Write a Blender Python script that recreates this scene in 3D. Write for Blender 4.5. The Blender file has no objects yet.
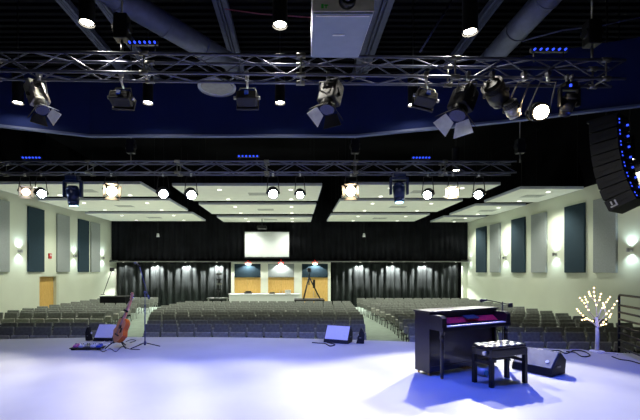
import bpy, bmesh, math, random
from mathutils import Vector, Matrix
random.seed(7)
PI = math.pi
sc = bpy.context.scene
COL = sc.collection
CX, CY, F, EYE = 295.0, 272.0, 393.0, 1.73     # principal point and focal length in pixels, eye height above the stage

def W(px, py, Y):
    return Vector(((px-CX)*Y/F, Y, EYE-(py-CY)*Y/F))
def G(px, py, z=0.0):
    Y = (EYE-z)*F/(py-CY)
    return Vector(((px-CX)*Y/F, Y, z))
def lin(c):
    return tuple((v/255/12.92 if v/255 <= .04045 else ((v/255+.055)/1.055)**2.4) for v in c)

# ------------------------------------------------------------------ materials
MATS = {}
def mat(name, rgb, rough=.6, metal=0.0, var=.12, scale=8.0, emit=None, estr=0.0, bump=0.0, coat=0.0, spec=.5, rgb2=None):
    m = bpy.data.materials.new(name); m.use_nodes = True
    nt = m.node_tree; b = nt.nodes['Principled BSDF']
    c = lin(rgb)
    tc = nt.nodes.new('ShaderNodeTexCoord')
    n = nt.nodes.new('ShaderNodeTexNoise'); n.inputs['Scale'].default_value = scale; n.inputs['Detail'].default_value = 4
    nt.links.new(tc.outputs['Object'], n.inputs['Vector'])
    r = nt.nodes.new('ShaderNodeValToRGB')
    c2 = lin(rgb2) if rgb2 else tuple(v*(1+var) for v in c)
    c1 = c if rgb2 else tuple(v*(1-var) for v in c)
    r.color_ramp.elements[0].position = .35; r.color_ramp.elements[0].color = (*c1, 1)
    r.color_ramp.elements[1].position = .65; r.color_ramp.elements[1].color = (*c2, 1)
    nt.links.new(n.outputs['Fac'], r.inputs['Fac']); nt.links.new(r.outputs['Color'], b.inputs['Base Color'])
    b.inputs['Roughness'].default_value = rough; b.inputs['Metallic'].default_value = metal
    b.inputs['Specular IOR Level'].default_value = spec
    b.inputs['Coat Weight'].default_value = coat
    if emit:
        b.inputs['Emission Color'].default_value = (*lin(emit), 1); b.inputs['Emission Strength'].default_value = estr
    if bump:
        bp = nt.nodes.new('ShaderNodeBump'); bp.inputs['Strength'].default_value = bump; bp.inputs['Distance'].default_value = .02
        n2 = nt.nodes.new('ShaderNodeTexNoise'); n2.inputs['Scale'].default_value = scale*6
        nt.links.new(tc.outputs['Object'], n2.inputs['Vector']); nt.links.new(n2.outputs['Fac'], bp.inputs['Height'])
        nt.links.new(bp.outputs['Normal'], b.inputs['Normal'])
    MATS[name] = m
    return m
def wood(name, a, b_, scale=3.0, rough=.45, axis='Z'):
    m = mat(name, a, rough)
    nt = m.node_tree; b = nt.nodes['Principled BSDF']
    tc = nt.nodes.new('ShaderNodeTexCoord'); mp = nt.nodes.new('ShaderNodeMapping')
    s = {'X': (.15, 1, 1), 'Y': (1, .15, 1), 'Z': (1, 1, .15)}[axis]
    mp.inputs['Scale'].default_value = [v*scale*3 for v in s]
    n = nt.nodes.new('ShaderNodeTexNoise'); n.inputs['Scale'].default_value = 4; n.inputs['Detail'].default_value = 6; n.inputs['Distortion'].default_value = 1.2
    r = nt.nodes.new('ShaderNodeValToRGB')
    r.color_ramp.elements[0].position = .3; r.color_ramp.elements[0].color = (*lin(a), 1)
    r.color_ramp.elements[1].position = .7; r.color_ramp.elements[1].color = (*lin(b_), 1)
    nt.links.new(tc.outputs['Object'], mp.inputs['Vector']); nt.links.new(mp.outputs['Vector'], n.inputs['Vector'])
    nt.links.new(n.outputs['Fac'], r.inputs['Fac']); nt.links.new(r.outputs['Color'], b.inputs['Base Color'])
    return m
stage_m = mat('stage_paint', (187, 187, 184), .5, var=.05, scale=.9, bump=.05, spec=.4)
carpet = mat('hall_carpet', (112, 124, 112), .95, var=.1, scale=3, bump=.3)
cream = mat('cream_paint', (207, 212, 192), .85, var=.03, scale=.6)
blackwall = mat('black_paint', (9, 9, 12), .95, var=.2, scale=1, spec=.1)
navy = mat('navy_fascia_paint', (26, 40, 92), .8, var=.12, scale=.7, spec=.2)
trim_m = mat('fascia_trim', (92, 104, 140), .6, var=.05)
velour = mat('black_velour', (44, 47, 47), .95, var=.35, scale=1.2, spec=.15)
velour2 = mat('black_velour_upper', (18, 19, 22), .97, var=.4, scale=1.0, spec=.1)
cloudm = mat('white_ceiling_board', (228, 230, 214), .9, var=.03, scale=2)
cloudedge = mat('cloud_edge_board', (190, 195, 205), .8, var=.03)
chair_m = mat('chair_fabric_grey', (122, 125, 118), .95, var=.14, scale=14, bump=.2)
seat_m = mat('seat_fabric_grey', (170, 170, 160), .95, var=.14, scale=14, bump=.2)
chairleg = mat('chair_metal_black', (22, 22, 24), .5, .4)
teal = mat('teal_panel_fabric', (25, 48, 60), .95, var=.15, scale=20)
greyp = mat('grey_panel_fabric', (142, 148, 146), .95, var=.06, scale=20)
white_m = mat('white_laminate', (228, 230, 224), .5, var=.02)
screen_m = mat('projection_white', (206, 210, 208), .8, var=.01)
door_wood = wood('honey_maple', (205, 160, 82), (228, 188, 112), 2.0)
chrome = mat('brushed_steel', (185, 185, 190), .3, 1.0)
truss_m = mat('truss_painted_black', (86, 90, 116), .38, .35, var=.1)
black_metal = mat('black_metal', (14, 15, 18), .5, .15)
black_pl = mat('black_plastic', (9, 9, 11), .6)
grey_metal = mat('grey_metal', (120, 120, 116), .4, .7)
silver_case = mat('silver_lamp_housing', (168, 166, 158), .4, .5, var=.2, scale=30)
flap_m = mat('barn_door_white', (225, 228, 225), .5, .0)
duct_m = mat('galvanised_duct', (92, 98, 128), .55, .3, var=.1, scale=6)
steel_m = mat('roof_steel', (66, 72, 104), .6, .3)
deck_m = mat('roof_deck', (9, 10, 18), .95, .0, spec=.1)
piano_m = wood('dark_walnut_piano', (22, 15, 22), (34, 22, 30), 3, .3, 'X')
piano_m.node_tree.nodes['Principled BSDF'].inputs['Coat Weight'].default_value = .4
red_felt = mat('red_felt', (245, 24, 48), .8, var=.15, scale=30)
ivory = mat('ivory_keys', (232, 226, 222), .35)
ebony = mat('ebony_keys', (12, 12, 12), .35)
leather = mat('black_leather', (12, 13, 16), .28, var=.2, scale=40, bump=.15, coat=.3)
brass = mat('brass', (190, 150, 80), .35, 1.0)
spruce = wood('spruce_top', (226, 146, 84), (238, 168, 106), 8, .3, 'Z')
mahog = wood('mahogany_side', (206, 84, 22), (226, 112, 40), 5, .25, 'Z')
neckm = wood('neck_wood', (214, 140, 104), (228, 164, 128), 8, .4, 'Z')
grille_m = mat('monitor_grille', (218, 219, 224), .5, .0, var=.08, scale=120)
grille_d = mat('grille_black', (26, 27, 30), .6, .3, var=.3, scale=100)
tree_m = mat('white_tree_bark', (226, 226, 230), .6, var=.06, scale=20)
proj_bottom = mat('projector_grey_base', (128, 140, 160), .5, var=.04)
proj_front = mat('projector_white_shell', (226, 226, 236), .35)
green_m = mat('green_mark', (60, 200, 90), .5)
red_m = mat('red_plastic', (190, 40, 40), .4)
plug_w = mat('white_plastic', (222, 222, 224), .4)
blue_m = mat('blue_plastic', (40, 80, 190), .4)
pink_m = mat('pink_plastic', (220, 110, 160), .4)
cable_m = mat('cable_black', (12, 14, 22), .6)
cable_red = mat('cable_pink', (150, 70, 90), .6)
diffuser_m = mat('diffuser_grey', (118, 116, 112), .6, .2)
def emis(name, rgb, s):
    return mat(name, rgb, .4, emit=rgb, estr=s, var=0)
E_down = emis('downlight_glow', (255, 246, 225), 40)
E_cloud = emis('cloud_downlight_glow', (255, 252, 240), 3)
E_cool = emis('cool_lens_glow', (225, 245, 255), 90)
E_warm = emis('warm_lens_glow', (255, 226, 180), 90)
E_soft = emis('soft_lens_glow', (255, 225, 190), 5)
E_blue = emis('blue_led_glow', (50, 80, 255), 1.6)
E_bulb = emis('fairy_bulb_glow', (255, 214, 140), 9)
E_exit = emis('exit_sign_glow', (255, 12, 16), 6)
E_sconce = emis('sconce_glow', (235, 250, 255), 12)
E_moverlens = emis('mover_lens_glow', (160, 220, 255), 6)
lens_m = mat('dark_lens_glass', (30, 30, 60), .08, .0, coat=1.0)

# ------------------------------------------------------------------ mesh builder
class MB:
    def __init__(s, M=None): s.bm = bmesh.new(); s.M = M or Matrix()
    def _f(s, pts, faces, smooth=False):
        vs = [s.bm.verts.new(s.M @ Vector(p)) for p in pts]
        for f in faces:
            try:
                fc = s.bm.faces.new([vs[i] for i in f]); fc.smooth = smooth
            except ValueError: pass
        return vs
    def box(s, x0, x1, y0, y1, z0, z1, bev=0.0):
        if bev <= 0:
            p = [(x, y, z) for z in (z0, z1) for y in (y0, y1) for x in (x0, x1)]
            s._f(p, [(0, 2, 3, 1), (4, 5, 7, 6), (0, 1, 5, 4), (2, 6, 7, 3), (0, 4, 6, 2), (1, 3, 7, 5)])
            return s
        b = min(bev, (x1-x0)*.49, (y1-y0)*.49, (z1-z0)*.49)
        t = bmesh.new(); bmesh.ops.create_cube(t, size=1)
        for v in t.verts:
            v.co = Vector(((x0+x1)/2+v.co.x*(x1-x0), (y0+y1)/2+v.co.y*(y1-y0), (z0+z1)/2+v.co.z*(z1-z0)))
        bmesh.ops.bevel(t, geom=list(t.edges), offset=b, segments=2, affect='EDGES', profile=.6)
        s.join(t); return s
    def join(s, t):
        mp = {}
        for v in t.verts: mp[v] = s.bm.verts.new(s.M @ v.co)
        for f in t.faces:
            try:
                nf = s.bm.faces.new([mp[v] for v in f.verts]); nf.smooth = f.smooth
            except ValueError: pass
        t.free()
    def cyl(s, a, b, r, r2=None, n=12, caps=True, smooth=True):
        a, b = Vector(a), Vector(b); r2 = r if r2 is None else r2
        d = (b-a)
        if d.length < 1e-6: return s
        d.normalize()
        u = d.orthogonal().normalized(); w = d.cross(u)
        pts = []
        for (c, rr) in ((a, r), (b, r2)):
            for i in range(n):
                t = 2*PI*i/n; pts.append(c+(u*math.cos(t)+w*math.sin(t))*rr)
        fs = [(i, (i+1) % n, n+(i+1) % n, n+i) for i in range(n)]
        vs = s._f(pts, fs, smooth)
        if caps:
            for rng in (list(range(n))[::-1], list(range(n, 2*n))):
                try: s.bm.faces.new([vs[i] for i in rng])
                except ValueError: pass
        return s
    def tube(s, pts, r, n=6):
        pts = [Vector(p) for p in pts]
        rs = r if isinstance(r, (list, tuple)) else [r]*len(pts)
        rings = []; u = None
        for i, p in enumerate(pts):
            d = (pts[min(i+1, len(pts)-1)]-pts[max(i-1, 0)]).normalized()
            if u is None: u = d.orthogonal().normalized()
            else: u = (u-d*u.dot(d)).normalized()
            w = d.cross(u)
            rings.append([s.bm.verts.new(s.M @ (p+(u*math.cos(2*PI*k/n)+w*math.sin(2*PI*k/n))*rs[i])) for k in range(n)])
        for a, b in zip(rings, rings[1:]):
            for k in range(n):
                f = s.bm.faces.new((a[k], a[(k+1) % n], b[(k+1) % n], b[k])); f.smooth = True
        s.bm.faces.new(rings[0][::-1]); s.bm.faces.new(rings[-1]); return s
    def sph(s, c, r, n=8, sz=1.0):
        t = bmesh.new(); bmesh.ops.create_uvsphere(t, u_segments=n, v_segments=max(4, n//2+1), radius=r)
        for v in t.verts: v.co = Vector((v.co.x, v.co.y, v.co.z*sz))+Vector(c)
        for f in t.faces: f.smooth = True
        s.join(t); return s
    def prism(s, poly, axis, a, b):
        # poly: 2D points; axis: 'x' -> (y,z), 'y' -> (x,z), 'z' -> (x,y)
        def P(p, t):
            return {'x': (t, p[0], p[1]), 'y': (p[0], t, p[1]), 'z': (p[0], p[1], t)}[axis]
        n = len(poly)
        pts = [P(p, a) for p in poly]+[P(p, b) for p in poly]
        s._f(pts, [tuple(range(n))[::-1], tuple(range(n, 2*n))]+[(i, (i+1) % n, n+(i+1) % n, n+i) for i in range(n)])
        return s
    def build(s, name, m, parent=None, label=None, kind=None, cat=None, group=None, loc=None):
        bmesh.ops.recalc_face_normals(s.bm, faces=s.bm.faces)
        me = bpy.data.meshes.new(name); s.bm.to_mesh(me); s.bm.free()
        me.materials.append(m)
        o = bpy.data.objects.new(name, me); COL.objects.link(o)
        if loc is not None:     # vertices given in world space, origin moved to loc
            me.transform(Matrix.Translation(-Vector(loc))); o.location = loc
        if parent: o.parent = parent
        tag(o, label, cat, group, kind)
        return o
def tag(o, label=None, cat=None, group=None, kind=None):
    if label: o['label'] = label
    if cat: o['category'] = cat
    if group: o['group'] = group
    if kind: o['kind'] = kind
    return o
def empty(name, loc, rz=0.0, label=None, cat=None, group=None):
    o = bpy.data.objects.new(name, None); COL.objects.link(o)
    o.location = loc; o.rotation_euler = (0, 0, rz); o.empty_display_size = .1
    return tag(o, label, cat, group)
def kids(o): return [c for c in KID.get(o.name, [])]
KID = {}
def copy_tree(o, parent=None):
    c = o.copy(); COL.objects.link(c); c.parent = parent
    for ch in list(o.children): copy_tree(ch, c)
    return c
def struct(mb, name, m): return mb.build(name, m, kind='structure')
def text_mb(txt, size, M, depth=.004):
    cu = bpy.data.curves.new('t', 'FONT'); cu.body = txt; cu.size = size; cu.extrude = depth; cu.align_x = 'CENTER'; cu.align_y = 'CENTER'
    ob = bpy.data.objects.new('t', cu); COL.objects.link(ob)
    dg = bpy.context.evaluated_depsgraph_get(); dg.update()
    me = bpy.data.meshes.new_from_object(ob.evaluated_get(dg))
    t = bmesh.new(); t.from_mesh(me); bpy.data.objects.remove(ob); bpy.data.meshes.remove(me)
    mb = MB(M); mb.join(t); return mb
def light(kind, loc, power, rgb, aim=None, size=.1, angle=None, blend=.4, sy=None):
    l = bpy.data.lights.new(kind.lower()+'_lamp', kind); l.energy = power; l.color = rgb
    if kind == 'AREA':
        l.size = size
        if sy: l.shape = 'RECTANGLE'; l.size_y = sy
    else: l.shadow_soft_size = size
    if kind == 'SPOT': l.spot_size = math.radians(angle); l.spot_blend = blend
    o = bpy.data.objects.new(l.name, l); COL.objects.link(o); o.location = loc
    if aim is not None: o.rotation_euler = (Vector(aim)-Vector(loc)).to_track_quat('-Z', 'Y').to_euler()
    return o
ORD = 'first second third fourth fifth sixth seventh eighth ninth tenth eleventh twelfth thirteenth fourteenth fifteenth sixteenth seventeenth eighteenth nineteenth twentieth twenty-first twenty-second twenty-third'.split()

# ------------------------------------------------------------------ camera
cam = bpy.data.cameras.new('camera'); cam.sensor_width = 36; cam.lens = F/640*36
cam.shift_x = (320-CX)/640; cam.shift_y = (CY-210)/640
co = bpy.data.objects.new('camera', cam); COL.objects.link(co)
co.location = (0, 0, EYE); co.rotation_euler = (PI/2, 0, 0); sc.camera = co
cam.clip_end = 200

# ------------------------------------------------------------------ shell
FL = -.85            # hall floor
XL, XR, YB = -13.2, 12.4, 29.3
def edge(x): return 10.45-27+math.sqrt(27*27-(x+3.3)**2)
m = MB(); poly = [(XL, -5.0)]+[(XR, -5.0)]+[(x, edge(x)) for x in [XR-(XR-XL)*i/60 for i in range(61)]]
m.prism(poly, 'z', FL+.001, 0); struct(m, 'stage_floor', stage_m)
struct(MB().box(XL-.3, XR+.3, -5.3, YB+.3, FL-.2, FL), 'floor', carpet)
struct(MB().box(XL-.3, XR+.3, -5.3, YB+.3, 9.0, 9.2), 'ceiling', blackwall)
struct(MB().box(XL, XR, YB, YB+.2, FL, 9.0), 'wall_back', blackwall)
struct(MB().box(XL, XR, -5.2, -5.0, FL, 9.0), 'wall_stage_rear', blackwall)
# left wall with the door opening
dy0, dy1, dz = 20.3, 21.9, 1.52
m = MB(); m.box(XL-.25, XL, 11, dy0, FL, 5.6); m.box(XL-.25, XL, dy1, YB, FL, 5.6); m.box(XL-.25, XL, dy0, dy1, dz, 5.6)
struct(m, 'wall_left', cream)
struct(MB().box(XR, XR+.25, 11, YB, FL, 5.35), 'wall_right', cream)
struct(MB().box(XL-.25, XL, 11, YB, 5.6, 9.0).box(XL-.25, XL, -5, 11, FL, 9.0), 'wall_left_upper', blackwall)
struct(MB().box(XR, XR+.25, 11, YB, 5.35, 9.0).box(XR, XR+.25, -5, 11, FL, 9.0), 'wall_right_upper', blackwall)
# side door, a leaf deep in its opening
d = MB().box(XL-.24, XL-.19, dy0+.0, dy1-.12, FL+.01, dz-.04).build('door_1', door_wood, kind='structure')
MB().box(XL-.185, XL-.15, dy0+.1, dy0+.22, .12, .2).cyl((XL-.19, dy0+.16, .16), (XL-.13, dy0+.16, .16), .012).build('door_handle', chrome, d)
struct(MB().box(XL-.24, XL-.02, dy1-.12, dy1-.001, FL+.01, dz-.001).box(XL-.24, XL-.02, dy0, dy1-.12, dz-.04, dz-.001), 'trim_1', cream)

# fascia across the front of the stage, bent in plan
fp = [(XL, 7.5), (-7.32, 9.76), (-5.47, 10.48), (1.6, 10.48), (4.95, 9.5), (7.52, 8.57), (XR, 6.4)]
back = [(x, y+.12) for x, y in fp][::-1]
struct(MB().prism(fp+back, 'z', 5.385, 6.85), 'wall_proscenium', navy)
lo = [(x, y-.05) for x, y in fp]; bk = [(x, y+.07) for x, y in fp][::-1]
struct(MB().prism(lo+bk, 'z', 5.33, 5.385), 'trim_2', trim_m)

# roof deck with corrugations and open-web beams above the stage
m = MB(); y = 7.0
while y < 14.5:
    m.box(XL, XR, y, y+.12, 8.75, 8.9); m.box(XL, XR, y+.12, y+.26, 8.9, 8.96); y += .26
struct(m, 'ceiling_deck', deck_m)
HB = 6.8
for i, (r0, wd) in enumerate([(-.865, .24), (-.725, .22), (-.28, .36), (.33, .5), (.75, .25)]):
    x = r0*HB; z0 = EYE+HB; o = wd/2
    b = MB().box(x-o, x-o*.35, 6.0, 14.2, z0, z0+.05).box(x+o*.35, x+o, 6.0, 14.2, z0, z0+.05).box(x-.02, x+.02, 6, 14.2, z0, 8.7).box(x-o, x+o, 6, 14.2, 8.62, 8.7)
    struct(b, 'ceiling_beam', steel_m)

# ------------------------------------------------------------------ ducts
def duct(p0, p1, r, label):
    p0, p1 = Vector(p0), Vector(p1)
    root = MB().cyl(p0, p1, r, n=28).build('air_duct', duct_m, label=label, cat='duct', loc=(p0+p1)/2)
    d = (p1-p0).normalized(); L = (p1-p0).length; k = 1
    m_ = MB(Matrix.Translation(-(p0+p1)/2))
    while k*1.2 < L:
        c = p0+d*(k*1.2); m_.cyl(c-d*.02, c+d*.02, r+.015, n=28); k += 1
    m_.build('seam_ring', duct_m, root)
    return root
H = 6.1
dl = duct((-.76*H, 1.27*H, EYE+H), (-.30*H, 1.90*H, EYE+H), .28, 'thick round grey air duct running diagonally under the roof on the left')
duct((5.6, 6.3, EYE+H), (5.6, 13.5, EYE+H), .28, 'thick round grey air duct running straight back under the roof on the right')
c = W(217, 87, 8.5)
r_ = empty('ceiling_diffuser', (c.x, c.y, c.z), 0, 'round grey air diffuser half hidden behind the front lighting truss', 'diffuser')
MB().cyl((0, 0, .06), (0, 0, 0), .33, .41, 40, caps=False).cyl((0, 0, 0), (0, 0, -.04), .41, .40, 40, caps=False).build('rim', cloudedge, r_)
m = MB(); m.cyl((0, 0, -.01), (0, 0, .01), .34, n=40); m.build('disc', diffuser_m, r_)
MB().cyl((0, 0, .02), (0, 0, .35), .2, n=20).build('neck', black_metal, r_)

# ------------------------------------------------------------------ trusses
def truss(p0, p1, h, w, label, cell=.5, r=.024):
    p0, p1 = Vector(p0), Vector(p1); L = (p1-p0).length
    rz = math.atan2(p1.y-p0.y, p1.x-p0.x)
    root = empty('lighting_truss', p0, rz, label, 'truss')
    cs = [(0, 0), (0, h), (w, h), (w, 0)]
    for (y_, z_) in cs: MB().cyl((0, y_, z_), (L, y_, z_), r, n=8).build('chord', truss_m, root)
    n = int(L/cell)
    for (a, b) in ((0, 1), (1, 2), (3, 2), (0, 3)):
        A, B = cs[a], cs[b]; m_ = MB()
        for i in range(n):
            x0 = i*L/n; x1 = (i+1)*L/n
            s_, e_ = (A, B) if i % 2 == 0 else (B, A)
            m_.cyl((x0, *s_), (x1, *e_), r*.5, n=6, caps=False)
        m_.build('bracing', truss_m, root)
    x = 1.3
    while x < L:
        for (y_, z_) in cs: MB().cyl((x-.07, y_, z_), (x+.07, y_, z_), r*1.7, n=8).build('coupler', grey_metal, root)
        MB().cyl((x, 0, 0), (x, 0, h), r*.6, n=6).cyl((x, w, 0), (x, w, h), r*.6, n=6).cyl((x, 0, 0), (x, w, 0), r*.6, n=6).build('end_frame', grey_metal, root)
        x += 2.5
    return root
T1Y, T1Z = 6.2, EYE+3.17
truss((-6.2, 6.15, 4.90), (5.42, 6.45, 4.93), .305, .28, 'long black box truss at the front carrying barn door spotlights')
truss((-9.6, 11.0, EYE+2.79), (6.2, 11.0, EYE+2.79), .31, .30, 'long black box truss at the back carrying the glaring lamps over the seats', .55)

def hoist(px, Y, ztop, zb, label):
    X = (px-CX)*Y/F
    root = empty('chain_hoist', (X, Y, zb), 0, label, 'hoist', None)
    MB().box(-.11, .11, -.09, .09, .25, .65, .02).cyl((-.14, 0, .45), (.14, 0, .45), .08).build('motor', black_metal, root)
    MB().cyl((0, 0, .65), (0, 0, ztop-zb), .015, n=6).cyl((0, 0, 0), (0, 0, .25), .02, n=6).build('chain', grey_metal, root)
hoist(131, 11.15, 8.74, 4.84, 'black chain hoist holding the left part of the back truss')
hoist(355, 11.15, 8.74, 4.84, 'black chain hoist holding the middle of the back truss')
hoist(520, 11.15, 8.74, 4.84, 'black chain hoist holding the right part of the back truss')
hoist(592, 6.55, 8.74, 5.25, 'black chain hoist above the right end of the front truss')
hoist(122, 6.35, 8.74, 5.22, 'black chain hoist above the left part of the front truss')

# ------------------------------------------------------------------ stage lamps
def R3(rx, ry, rz): return Matrix.Rotation(rz, 4, 'Z') @ Matrix.Rotation(ry, 4, 'Y') @ Matrix.Rotation(rx, 4, 'X')
def aimM(d):   # local +Z of the body points along d
    d = Vector(d).normalized()
    return d.to_track_quat('Z', 'Y').to_matrix().to_4x4()
def spotlight(name, hang, body_c, d, L, r, label, house, lensm, flaps=True, flapm=None, square=False, lit=False, group=None, wide=1.0, yokem=None):
    yokem = yokem or grey_metal
    """A hung lamp: clamp at hang, yoke, body centred at body_c looking along d."""
    hang, bc = Vector(hang), Vector(body_c)
    root = empty(name, hang, 0, label, 'stage light', group)
    o = bc-hang; Mx = Matrix.Translation(o) @ aimM(d)
    c_ = MB().cyl((0, 0, -.02), (0, 0, .07), .03, n=8).box(-.03, .03, -.045, .045, .05, .12, .01)
    c_.build('clamp', chrome, root)
    side = (Mx.to_3x3() @ Vector((1, 0, 0))); 
    if abs(side.x) < .5: side = (Mx.to_3x3() @ Vector((0, 1, 0)))
    if side.x < 0: side = -side
    rr = r*1.14
    top = Vector((0, 0, -.03))
    a1 = top+Vector((-rr*.75, 0, -.01)); a2 = top+Vector((rr*.75, 0, -.01))
    MB().tube([o-side*rr, o-side*rr+(a1-(o-side*rr))*.7, a1, a2, o+side*rr+(a2-(o+side*rr))*.7, o+side*rr], .012, 6).build('yoke', yokem, root)
    for sg in (-1, 1): MB().cyl(o+side*sg*(rr+.02), o+side*sg*(rr-.03), .03, n=10).build('yoke_knob', black_pl, root)
    b = MB(Mx)
    if square:
        b.box(-r, r, -r*.8, r*.8, -L/2, L*.28, .03); b.cyl((0, 0, L*.26), (0, 0, L/2), r*.8, n=20)
    else:
        b.cyl((0, 0, -L/2), (0, 0, -L*.3), r*.7, r, 20).cyl((0, 0, -L*.3), (0, 0, L*.3), r, n=20).cyl((0, 0, L*.3), (0, 0, L/2), r*.85, n=20)
    b.build('housing', house, root)
    f = MB(Mx)
    for k in range(4): 
        z = -L*.42+k*L*.07; f.cyl((0, 0, z), (0, 0, z+L*.03), r*1.06 if not square else r*.98, n=20)
    f.build('cooling_fins', black_metal, root)
    MB(Mx).cyl((0, 0, L*.5-.01), (0, 0, L*.5+.012), r*.74, n=20).build('lens', lensm, root)
    if flaps:
        q = r*.85; zz = L*.5
        for k in range(4):
            Mk = Mx @ Matrix.Rotation(k*PI/2, 4, 'Z')
            t = MB(Mk @ Matrix.Translation((0, q, zz)) @ Matrix.Rotation(-.6, 4, 'X'))
            t.prism([(-q*.8, 0), (q*.8, 0), (q*1.25, r*1.2*wide), (-q*1.25, r*1.2*wide)], 'y', -.004, .004)
            t.build('barn_door', (flapm or [black_metal]*4)[k], root)
    return root
S = 'stage_spotlight'
W1 = lambda x, y: W(x, y, 6.45)
hz = 4.84
def hang1(px, Y=6.35): return Vector(((px-CX)*Y/F, Y, hz))
bm_, fw = black_metal, flap_m
def flood(px, py, roll, label):
    hg = hang1(px); bc = W1(px, py); o = bc-hg
    root = empty('flood_light', hg, 0, label, 'stage light')
    MB().cyl((0, 0, -.02), (0, 0, .07), .03, n=8).box(-.03, .03, -.045, .045, .05, .12, .01).build('clamp', chrome, root)
    Mr = Matrix.Translation(o) @ Matrix.Rotation(roll, 4, 'Y') @ Matrix.Rotation(-.35, 4, 'X')
    P3 = lambda x, z: Mr @ Vector((x, 0, z))
    MB().tube([P3(-.19, 0), P3(-.12, .21), P3(.12, .21), P3(.19, 0)], .012, 6).build('yoke', grey_metal, root)
    MB().cyl((0, 0, -.02), P3(0, .21), .018, n=8).build('stub_pipe', chrome, root)
    for sg in (-1, 1): MB(Mr).cyl((sg*.17, 0, 0), (sg*.215, 0, 0), .028, n=10).build('yoke_knob', chrome, root)
    b = MB(Mr).box(-.17, .17, -.09, .12, -.09, .08, .03).box(-.185, .185, .12, .16, -.11, .1, .01)
    for k in range(5): b.box(-.15, .15, -.1, -.09, -.075+k*.03, -.065+k*.03)
    b.build('housing', black_metal, root)
    MB(Mr).box(-.16, .16, .16, .17, -.09, .08).build('lens', lens_m, root)
    MB(Mr).box(-.03, .03, -.13, -.1, -.02, .04).build('rear_socket', blue_m, root)
flood(121, 98, .05, 'short black flood light on a wide pale yoke, front truss, second from left')
flood(247, 98, 0, 'short black flood light hanging beside the round air diffuser')
flood(426, 98, .25, 'small black flood light tilted in its pale yoke, front truss right of middle')
spotlight(S, hang1(39), W1(38, 97), (.42, -.25, -.85), .56, .13, 'silver sided spotlight at the left end of the front truss, white flap out', silver_case, lens_m, True, [fw, bm_, bm_, fw], True)
spotlight(S, hang1(328), W1(330, 97), (-.2, -.28, -.85), .5, .16, 'long dark spotlight with white flap hanging just below the ceiling projector', bm_, lens_m, True, [bm_, fw, bm_, bm_], True)
spotlight(S, hang1(468), W1(462, 103), (-.38, -.25, -.85), .52, .17, 'long black spotlight with a broad white flap, front truss right side', bm_, lens_m, True, [bm_, fw, fw, bm_], True, wide=1.15)
spotlight(S, hang1(492), W1(496, 93), (.6, .5, -.4), .45, .16, 'grey spotlight pointing away between the white flap lamp and the glaring lamp', black_metal, lens_m, False)
spotlight(S, hang1(524), W1(512, 109), (.5, .3, -.6), .28, .11, 'small silver lamp hanging left of the glaring front lamp', silver_case, lens_m, False)
spotlight(S, hang1(548), W(538, 112, 6.6), (-.2, -.8, -.35), .3, .15, 'glaring warm white round lamp at the right of the front truss', bm_, E_warm, False)

def mover(hang, label, lensm, s=1.0, tilt=.0, house=None):
    house = house or bluehead
    root = empty('moving_head_light', hang, 0, label, 'stage light')
    MB().cyl((-.06*s, 0, 0), (-.06*s, 0, .12), .016, n=8).cyl((.06*s, 0, 0), (.06*s, 0, .12), .016, n=8).box(-.085*s, -.035*s, -.04, .04, .08, .13, .01).box(.035*s, .085*s, -.04, .04, .08, .13, .01).build('clamp', chrome, root)
    MB().box(-.17*s, .17*s, -.13*s, .13*s, -.13*s, 0, .03).build('base', house, root)
    MB().box(-.27*s, -.2*s, -.07*s, .07*s, -.62*s, -.16*s, .03).box(.2*s, .27*s, -.07*s, .07*s, -.62*s, -.16*s, .03).box(-.26*s, .26*s, -.08*s, .08*s, -.2*s, -.12*s, .03).build('yoke', house, root)
    Mx = Matrix.Translation((0, 0, -.5*s)) @ Matrix.Rotation(tilt, 4, 'X')
    MB(Mx).cyl((0, 0, .22*s), (0, 0, .1*s), .12*s, .18*s, 20).cyl((0, 0, .1*s), (0, 0, -.22*s), .18*s, .15*s, 20).cyl((0, 0, -.22*s), (0, 0, -.34*s), .15*s, .13*s, 20).build('head', house, root)
    MB(Mx).cyl((0, 0, -.33*s), (0, 0, -.35*s), .11*s, n=20).build('lens', lensm, root)
    return root
bluehead = mat('moving_head_shell', (20, 34, 76), .3, .3)
mover(W(73, 176, 11.15), 'dark blue moving head lamp under the left part of the back truss', E_moverlens, 1.0, .1)
mover(W(399, 173, 11.15), 'dark blue moving head lamp under the back truss, right of middle', E_moverlens, 1.0, -.1)
mm = mover(W(569, 83, 6.35), 'dark moving head lamp with blue lights at the right end of the front truss', lens_m, .62, .6, black_metal)
MB().box(-.05, -.02, -.1, -.08, -.1, -.06).build('display', E_blue, mm)

# lamps of the back truss looking at the stage
back_lamps = [(25, 191, 'soft', .14, 'square lamp with open pale flaps at the left end of the back truss'),
    (41, 193, 'cool', .14, 'small glaring cool lamp beside the flapped lamp, left end of the back truss'),
    (111, 190, 'warm', .18, 'large glaring warm lamp in a purple ring on the left of the back truss'),
    (163, 193, 'cool', .155, 'glaring cool lamp, back truss, left of its identical neighbour beyond the guitar neck'),
    (191, 194, 'cool', .155, 'glaring cool lamp, back truss, right one of the close pair left of middle'),
    (273, 193, 'cool', .155, 'glaring cool lamp above the distant screen, left one of that pair'),
    (300, 194, 'cool', .13, 'smaller glaring cool lamp above the distant screen, right one of that pair'),
    (351, 190, 'warm', .18, 'large glaring warm lamp on the back truss right of the screen'),
    (428, 194, 'cool', .14, 'glaring cool lamp on the back truss right of the moving head'),
    (453, 191, 'soft2', .13, 'wide warm lamp with lit frame, between two cool lamps of the back truss'),
    (479, 194, 'cool', .14, 'glaring cool lamp at the right end of the back truss')]
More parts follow.
